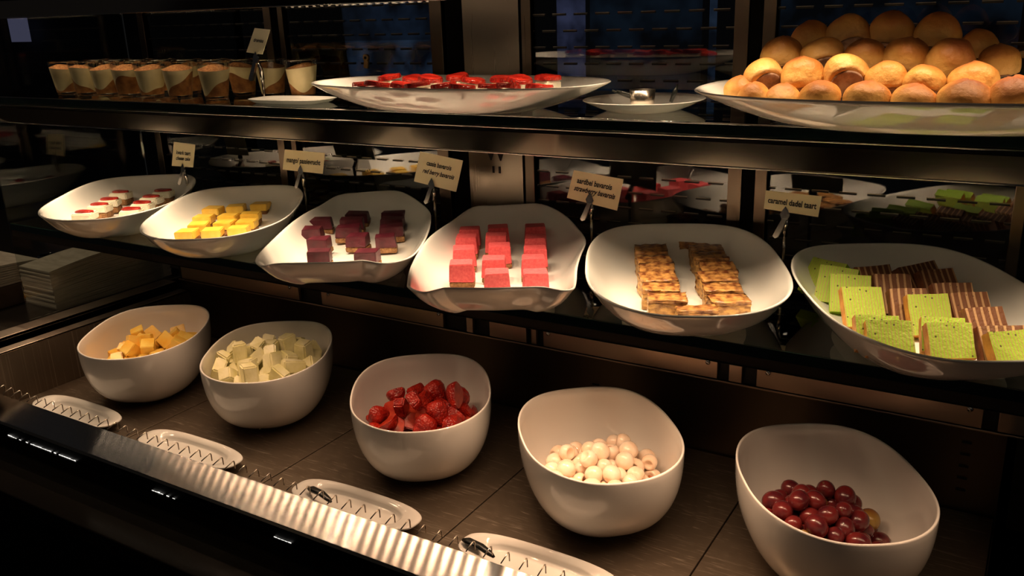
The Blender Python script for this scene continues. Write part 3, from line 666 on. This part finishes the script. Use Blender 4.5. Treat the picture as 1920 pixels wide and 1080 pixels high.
# ------------------------------------------------------------------ fruit piles (settled spheres, then shaped)
def settle(bowl, n, rad, target, mg, seed, iters=260):
    cx,cy,ph = bowl; r = np.random.RandomState(seed)
    cph,sph = math.cos(ph),math.sin(ph)
    P = np.zeros((n,3)); rr = rad*r.uniform(.88,1.12,n)
    P[:,0] = target[0]+r.uniform(-.05,.05,n); P[:,1] = target[1]+r.uniform(-.05,.05,n); P[:,2] = r.uniform(.03,.10,n)
    for it in range(iters):
        P[:,2] -= .0005; k = .0010*(1-it/iters)
        d = np.array(target)-P[:,:2]; P[:,:2] += d*k*8
        for _ in range(4):
            D = P[:,None]-P[None]; dist = np.sqrt((D**2).sum(2))+1e-9; S = (rr[:,None]+rr[None])*.97
            ov = np.clip(S-dist,0,None); np.fill_diagonal(ov,0)
            P += (D/dist[...,None]*ov[...,None]).sum(1)*.45
            lx = (P[:,0]-cx)*cph+(P[:,1]-cy)*sph; ly = -(P[:,0]-cx)*sph+(P[:,1]-cy)*cph
            t = np.clip((P[:,2]-.002)/.117,.05,1); rho = (1-(1-t)**2.4)**(1/2.2)*.6+.4-.055
            a = .109*rho-rr*(1.08+mg); b = .139*rho-rr*(1.08+mg)
            f = (np.abs(lx/a)**2.4+np.abs(ly/b)**2.4)**(1/2.4); s = np.where(f>1,1/f,1)
            lx*=s; ly*=s; P[:,0] = cx+lx*cph-ly*sph; P[:,1] = cy+lx*sph+ly*cph
            P[:,2] = np.maximum(P[:,2],.009+rr*(1.12+mg))
    return [(tuple(p),q) for p,q in zip(P,rr)]
def chunk(r, seed, kind):
    q = random.Random(seed); bm = bmesh.new()
    sx,sy,sz = (q.uniform(.8,1.35),q.uniform(.7,1.05),q.uniform(.65,1.0))
    box(bm,-r*sx,r*sx,-r*sy,r*sy,-r*sz,r*sz)
    for v in bm.verts: v.co *= q.uniform(.72,1.05) if kind=='melon' else q.uniform(.86,1.05)
    bmesh.ops.bevel(bm, geom=bm.edges[:], offset=r*(.16 if kind=='melon' else .08), segments=2, affect='EDGES')
    return bm
def rrot(q): return (q.uniform(0,6.28),q.uniform(0,6.28),q.uniform(0,6.28))
q = random.Random(3)
for i,(p,r) in enumerate(settle(BOWLS[0],84,.0150,(-1.440,1.000),.22,1)):
    o = build('mango_cube',chunk(r*.95,i,'mango'),M['mangofruit'],loc=p); o.rotation_euler = rrot(q)
    tag(o,'yellow mango cube in the leftmost bowl','fruit piece','mango cubes')
for i,(p,r) in enumerate(settle(BOWLS[1],118,.0158,(-1.150,1.01),.22,2)):
    o = build('melon_chunk',chunk(r*1.0,i+50,'melon'),M['melon'],loc=p); o.rotation_euler = rrot(q)
    tag(o,'pale green-white melon chunk in the second bowl from the left','fruit piece','melon chunks')
def berry_half(r,seed):
    qq = random.Random(seed); bm = bmesh.new(); rings=[]; n=16; prof=[(.001,-1.25),(.30,-1.1),(.58,-.75),(.80,-.3),(.95,.15),(.92,.55),(.68,.85),(.3,.93),(.001,.9)]
    cut = qq.uniform(-.15,.25)
    for a,z in prof:
        rings.append([bm.verts.new((a*math.cos(2*math.pi*k/n)*r, max(a*math.sin(2*math.pi*k/n),cut-.15)*r, z*r)) for k in range(n)])
    for a,b in zip(rings,rings[1:]):
        for k in range(n): bm.faces.new((a[k],a[(k+1)%n],b[(k+1)%n],b[k]))
    bmesh.ops.remove_doubles(bm,verts=bm.verts[:],dist=1e-5)
    bmesh.ops.recalc_face_normals(bm,faces=bm.faces[:])
    for f in bm.faces: f.material_index = 1 if f.normal.y < -.9 else 0
    return bm
def wedge(r,seed):
    qq = random.Random(seed); bm = bmesh.new(); n = 5; a0 = []; b0 = []
    for k in range(n):
        t = 2*math.pi*k/n+qq.uniform(-.3,.3); rr = r*qq.uniform(.95,1.35)
        a0.append(bm.verts.new((rr*math.cos(t),-r*.45,rr*math.sin(t)))); b0.append(bm.verts.new((rr*.8*math.cos(t),r*qq.uniform(.35,.6),rr*.8*math.sin(t))))
    for k in range(n): bm.faces.new((a0[k],a0[(k+1)%n],b0[(k+1)%n],b0[k]))
    bm.faces.new(a0[::-1]); bm.faces.new(b0)
    bmesh.ops.bevel(bm, geom=bm.edges[:], offset=r*.12, segments=2, affect='EDGES'); bmesh.ops.recalc_face_normals(bm,faces=bm.faces[:])
    for f in bm.faces: f.material_index = 1 if f.normal.y < -.9 else 0
    return bm
for i,(p,r) in enumerate(settle(BOWLS[2],66,.0166,(-.80,1.005),.22,5)):
    o = build('strawberry_piece',berry_half(r*1.12,i) if i%2 else wedge(r,i),[M['berry'],M['berrycut']],loc=p); o.rotation_euler = rrot(q)
    tag(o,'cut red strawberry piece in the middle bowl','fruit piece','cut strawberries')
def lychee_mesh(r):
    bm = bmesh.new(); bmesh.ops.create_uvsphere(bm,u_segments=20,v_segments=14,radius=r)
    for v in bm.verts:
        if v.co.z > r*.80: v.co.z = r*.80-(v.co.z-r*.80)*1.9
        v.co.x *= 1+.05*math.sin(v.co.z/r*3)
    return bm
for i,(p,r) in enumerate(settle(BOWLS[3],128,.0125,(-.485,.995),0,8)):
    t = thing('lychee','peeled translucent white lychee in the fourth bowl from the left','fruit piece',p,0,'peeled lychees'); t.rotation_euler = rrot(q)
    build('flesh',lychee_mesh(r*1.03),M['lychee'],t,smooth=True)
    if i%3==0:
        bm = bmesh.new(); lathe(bm,[(.0001,.70*r),(.24*r,.68*r),(.30*r,.62*r)],12); build('core',bm,M['lycheecore'],t,smooth=True)
def grape_mesh(r,e):
    bm = bmesh.new(); bmesh.ops.create_uvsphere(bm,u_segments=20,v_segments=14,radius=r)
    for v in bm.verts: v.co.z *= e
    return bm
for i,(p,r) in enumerate(settle(BOWLS[4],120,.0120,(-.203,1.005),0,11)):
    t = thing('grape','dark red grape in the rightmost bowl','grape',p,0,'dark red grapes'); t.rotation_euler = rrot(q)
    build('skin',grape_mesh(r,1.14),M['grapeg'] if i%13==0 else M['grape'],t,smooth=True)
    bm = bmesh.new(); lathe(bm,[(.0001,1.15*r),(.10*r,1.15*r),(.14*r,1.11*r)],10); build('stem_scar',bm,M['stem'],t,smooth=True)
# ------------------------------------------------------------------ dessert glasses
def tumbler(x,y,seed,lab):
    qq = random.Random(seed); t = thing('dessert_glass',lab,'dessert glass',(x,y,US),qq.uniform(0,6),'tiramisu glasses on the upper shelf')
    bm = bmesh.new(); lathe(bm,[(.0001,.0),(.0165,0),(.0175,.002),(.0255,.0555),(.0262,.058),(.0250,.058),(.0245,.055),(.0170,.006),(.0001,.005)],32)
    build('glass_cup',bm,M['tumbler'],t,smooth=True)
    n = 32; ph = qq.uniform(0,6.28); amp = qq.uniform(.010,.017)
    def wall(z): return .0176+(z-.006)*.0070/.049
    bm = bmesh.new(); lo=[];mid=[]
    for k in range(n):
        a = 2*math.pi*k/n; zt = .024+amp*math.sin(a+ph)+.003*math.sin(3*a+ph)
        lo.append(bm.verts.new((wall(.0065)*math.cos(a),wall(.0065)*math.sin(a),.0065))); mid.append(bm.verts.new((wall(zt)*math.cos(a),wall(zt)*math.sin(a),zt)))
    for k in range(n): bm.faces.new((lo[k],lo[(k+1)%n],mid[(k+1)%n],mid[k]))
    bm.faces.new(lo[::-1]); build('sponge_layer',bm,M['sponge'],t,smooth=True)
    bm = bmesh.new(); mid=[];hi=[]; top=.047
    for k in range(n):
        a = 2*math.pi*k/n; zt = .024+amp*math.sin(a+ph)+.003*math.sin(3*a+ph); z2 = top+.0025*math.sin(a+ph*2)
        mid.append(bm.verts.new((wall(zt)*math.cos(a),wall(zt)*math.sin(a),zt+.0001))); hi.append(bm.verts.new((wall(z2)*math.cos(a),wall(z2)*math.sin(a),z2)))
    for k in range(n): bm.faces.new((mid[k],mid[(k+1)%n],hi[(k+1)%n],hi[k]))
    build('cream_layer',bm,M['custard'],t,smooth=True)
    bm = bmesh.new(); hi=[]; hm=[]
    for k in range(n):
        a = 2*math.pi*k/n; z2 = top+.0025*math.sin(a+ph*2)
        hi.append(bm.verts.new((wall(z2)*math.cos(a),wall(z2)*math.sin(a),z2+.0002))); hm.append(bm.verts.new((wall(z2)*.5*math.cos(a),wall(z2)*.5*math.sin(a),z2+.004)))
    c = bm.verts.new((0,0,top+.005))
    for k in range(n):
        bm.faces.new((hi[k],hi[(k+1)%n],hm[(k+1)%n],hm[k])); bm.faces.new((hm[k],hm[(k+1)%n],c))
    build('cocoa_topping',bm,M['cocoa'],t,smooth=True)
fx = [-1.500,-1.443,-1.386,-1.328,-1.268,-1.199,-1.115]
for i,x in enumerate(fx): tumbler(x,.945,i,'small glass of tiramisu, %s from the left in the front row on the upper shelf'%['first','second','third','fourth','fifth','sixth','seventh'][i])
bx_ = [-1.50,-1.44,-1.38,-1.32,-1.255,-1.19,-1.125,-1.06]
for i,x in enumerate(bx_): tumbler(x,1.010,i+20,'small glass of tiramisu, %s from the left in the row behind the front one'%['first','second','third','fourth','fifth','sixth','seventh','eighth'][i])
tumbler(-.985,1.0,41,'small glass of tiramisu at the right end of the rows, standing apart')
# white paper tray under the right end
bm = bmesh.new(); 
tag(dish(squircle(-.955,.945,.070,.034,3.5,US+.006,R(4),64),US,[(.6,0),(.8,0),(.9,.4),(.99,1),(1,1.08),(.98,1.1),(.88,.6),(.7,.4),(.3,.38)],'serving_tray',loc=(-.955,.945,US)),'low white tray edge left of the strawberry platter on the upper shelf','tray')
# cup and tongs in small dish
u = thing('metal_cup','small shiny metal cup standing in the shallow white dish','cup',(-.412,.962,US+.0045))
bm = bmesh.new(); lathe(bm,[(.0001,0),(.0125,0),(.0135,.001),(.0150,.0215),(.0142,.0215),(.0128,.002),(.0001,.0015)],28); build('cup_body',bm,M['wire'],u,smooth=True)
u = thing('tongs','thin dark tongs leaning in the shallow white dish','tongs')
for dx in (0,.006):
    bm = bmesh.new(); tube(bm,[(-.452+dx,.965,US+.024),(-.435+dx,.972,US+.018),(-.424+dx,.985,US+.012)],[.0012,.0028,.0022],8); build('arm',bm,M['darkhandle'],u,smooth=True)
bm = bmesh.new(); tube(bm,[(-.386,.985,US+.010),(-.383,.990,US+.022),(-.381,.992,US+.030)],[.0022,.003,.001],8); build('tip',bm,M['darkhandle'],u,smooth=True)
# ------------------------------------------------------------------ name cards on clip stands
def card(c, stand, zbase, lines, lab, ysh=0):
    TL,TR,BR,BL,TIP = [Vector(p) for p in c]
    t = thing('name_card_stand',lab,'name card',(0,0,0),0,'name cards on clip stands')
    nrm = (TR-TL).cross(BL-TL).normalized()
    if nrm.y > 0: nrm = -nrm
    bm = bmesh.new(); f = [bm.verts.new(p) for p in (TL,TR,BR,BL)]; b = [bm.verts.new(p-nrm*.0007) for p in (TL,TR,BR,BL)]
    bm.faces.new(f); bm.faces.new(b[::-1])
    for i in range(4): bm.faces.new((f[i],f[(i+1)%4],b[(i+1)%4],b[i]))
    cd = build('card',bm,M['card'],t)
    W_ = (TR-TL).length; H_ = (BL-TL).length
    for s,u0,v0,wf,sh in lines:
        me = text_mesh(s,.01,sh,.00028); me.materials.append(M['ink'])
        xs = [v.co.x for v in me.vertices]; k = wf*W_/(max(xs)-min(xs)); 
        for v in me.vertices:
            uu = u0+v.co.x*k/W_; vv = v0-v.co.y*k*1.25/H_
            p = TL*(1-uu)*(1-vv)+TR*uu*(1-vv)+BR*uu*vv+BL*(1-uu)*vv
            v.co = p+nrm*.0004
        o = bpy.data.objects.new('lettering',me); link(o,cd)
    # clip: spade tip in front of the card, slanted lever, joint, rod, base
    sx,sy = stand; sx = c[4][0]+.0
    T = TIP+nrm*.0012; s = W_/.08 if W_>.06 else .8
    rt = Vector((1,0,0)); up = Vector((0,.12,1)).normalized()
    def flat(pts,nm,mm,th=.0012,off=0):
        bm = bmesh.new(); F = [bm.verts.new(T+rt*x+up*z+nrm*(off+.0008)) for x,z in pts]; Bk = [bm.verts.new(T+rt*x+up*z+nrm*(off-th)) for x,z in pts]
        bm.faces.new(F); bm.faces.new(Bk[::-1]); n=len(pts)
        for i in range(n): bm.faces.new((F[i],F[(i+1)%n],Bk[(i+1)%n],Bk[i]))
        return build(nm,bm,mm,t)
    flat([(0,.008),(.0035,.003),(.0065,-.004),(.004,-.009),(-.004,-.009),(-.0065,-.003),(-.004,.002)],'clip_jaw',M['chrome'])
    flat([(-.003,-.0095),(.004,-.0095),(-.005,-.034),(-.010,-.036),(-.013,-.033)],'clip_lever',M['chrome'],.003,.003)
    zt = T.z-.028
    bm = bmesh.new(); tube(bm,[(sx,sy,zt-.006),(sx-.0005,sy,zt+.006),(T.x+.002,T.y+.001,T.z-.009)],[.0034,.0038,.003],10); build('joint',bm,M['chrome'],t,smooth=True)
    bm = bmesh.new(); tube(bm,[(sx,sy,zbase+.003),(sx,sy,(zbase+zt)/2),(sx,sy,zt-.004)],[.0018,.0022,.0026],10); build('rod',bm,M['wire'],t,smooth=True)
    bm = bmesh.new(); lathe(bm,[(.0001,0),(.014,0),(.014,.002),(.004,.0045),(.0001,.0045)],24,(sx,sy,zbase)); build('base',bm,M['chrome'],t,smooth=True)
card([(-1.5113,1.158,.4474),(-1.4478,1.158,.4451),(-1.4514,1.148,.4009),(-1.5159,1.148,.4002),(-1.4807,1.148,.3990)],(-1.4885,1.152),SH,[('kwark taart',.50,.42,.66,0),('cheese cake',.50,.66,.66,.3)],'cream card reading kwark taart on a clip stand, leftmost on the middle shelf')
card([(-1.2021,1.158,.4481),(-1.1039,1.158,.4465),(-1.1043,1.148,.4108),(-1.2030,1.148,.4122),(-1.1560,1.148,.4156)],(-1.158,1.152),SH,[('mango/ passievrucht',.50,.50,.84,0)],'cream card reading mango/ passievrucht behind the yellow cake platter')
card([(-.8904,1.158,.4605),(-.8055,1.158,.4503),(-.8153,1.148,.4001),(-.9001,1.148,.4116),(-.8626,1.148,.4120)],(-.8665,1.152),SH,[('cassis bavarois',.50,.32,.58,0),('red berry bavarois',.52,.58,.74,.3)],'cream card reading cassis bavarois, red berry bavarois on a clip stand')
card([(-.6048,1.158,.4474),(-.5240,1.158,.4393),(-.5294,1.148,.3943),(-.6119,1.148,.4067),(-.5728,1.148,.4100)],(-.5747,1.152),SH,[('aardbei bavarois',.47,.33,.70,0),('strawberry bavarois',.50,.60,.82,.3)],'cream card reading aardbei bavarois, strawberry bavarois on a clip stand')
card([(-.3172,1.158,.4384),(-.2447,1.158,.4362),(-.2453,1.148,.4108),(-.3159,1.148,.4159),(-.2872,1.148,.4130)],(-.2870,1.152),SH,[('caramel dadel taart',.50,.52,.88,0)],'cream card reading caramel dadel taart, rightmost on the middle shelf')
card([(-1.0472,.975,.6653),(-1.0152,.975,.6624),(-1.0266,.965,.6273),(-1.0602,.965,.6306),(-1.0400,.965,.6235)],(-1.0465,.972),US,[('tiramisu',.52,.48,.62,0)],'small cream card on a clip stand among the tiramisu glasses on the upper shelf')
# ------------------------------------------------------------------ left side: napkins, box, ornament
CT = .112
def napstack(x0,x1,y0,y1,z0,n,th,lab,seed,wave=.006):
    qq = random.Random(seed); bm = bmesh.new(); K = 14
    for j in range(n):
        za = z0+j*th; dx = qq.uniform(-.0012,.0012); dy = qq.uniform(-.0012,.0012); amp = wave*j/n
        g = []
        for lev in (0,th*.97):
            g.append([[bm.verts.new((x0+(x1-x0)*a/4+dx, y0+(y1-y0)*k/K+dy, za+lev+amp*math.sin(k/K*math.pi)*(1+.3*(a/4)))) for k in range(K+1)] for a in range(5)])
        for a in range(4):
            for k in range(K):
                bm.faces.new((g[1][a][k],g[1][a+1][k],g[1][a+1][k+1],g[1][a][k+1])); bm.faces.new((g[0][a][k],g[0][a][k+1],g[0][a+1][k+1],g[0][a+1][k]))
        for a in (0,4):
            for k in range(K): bm.faces.new((g[0][a][k],g[0][a][k+1],g[1][a][k+1],g[1][a][k]))
        for k in (0,K):
            for a in range(4): bm.faces.new((g[0][a][k],g[0][a+1][k],g[1][a+1][k],g[1][a][k]))
    o = build('napkin_stack',bm,M['napkin']); o['kind']='stuff'
    return tag(o,lab,'napkins','folded paper napkins')
napstack(-1.835,-1.725,.975,1.262,CT,20,.0042,'tall stack of folded cream paper napkins beside the left end of the case',1,.010)
tag(build('napkin_box', bx(-2.06,-1.845,.80,1.02,CT,CT+.045,bev=.002), M['brownbox']),'dark brown box at the left edge under a loose pile of napkins','box')
napstack(-2.05,-1.85,.82,1.03,CT+.046,9,.0042,'loose pile of white paper napkins on the dark brown box',2,.006)
bm = bmesh.new(); lathe(bm,[(.0001,0),(.014,.001),(.026,.014),(.032,.034),(.028,.054),(.020,.064),(.018,.066),(.016,.064),(.024,.050),(.027,.034),(.02,.012),(.0001,.006)],28)
tag(build('candle_glass',bm,M['darkglass'],smooth=True,loc=(-1.94,1.10,CT)),'round dark blue glass tealight holder behind the napkins','candle holder')
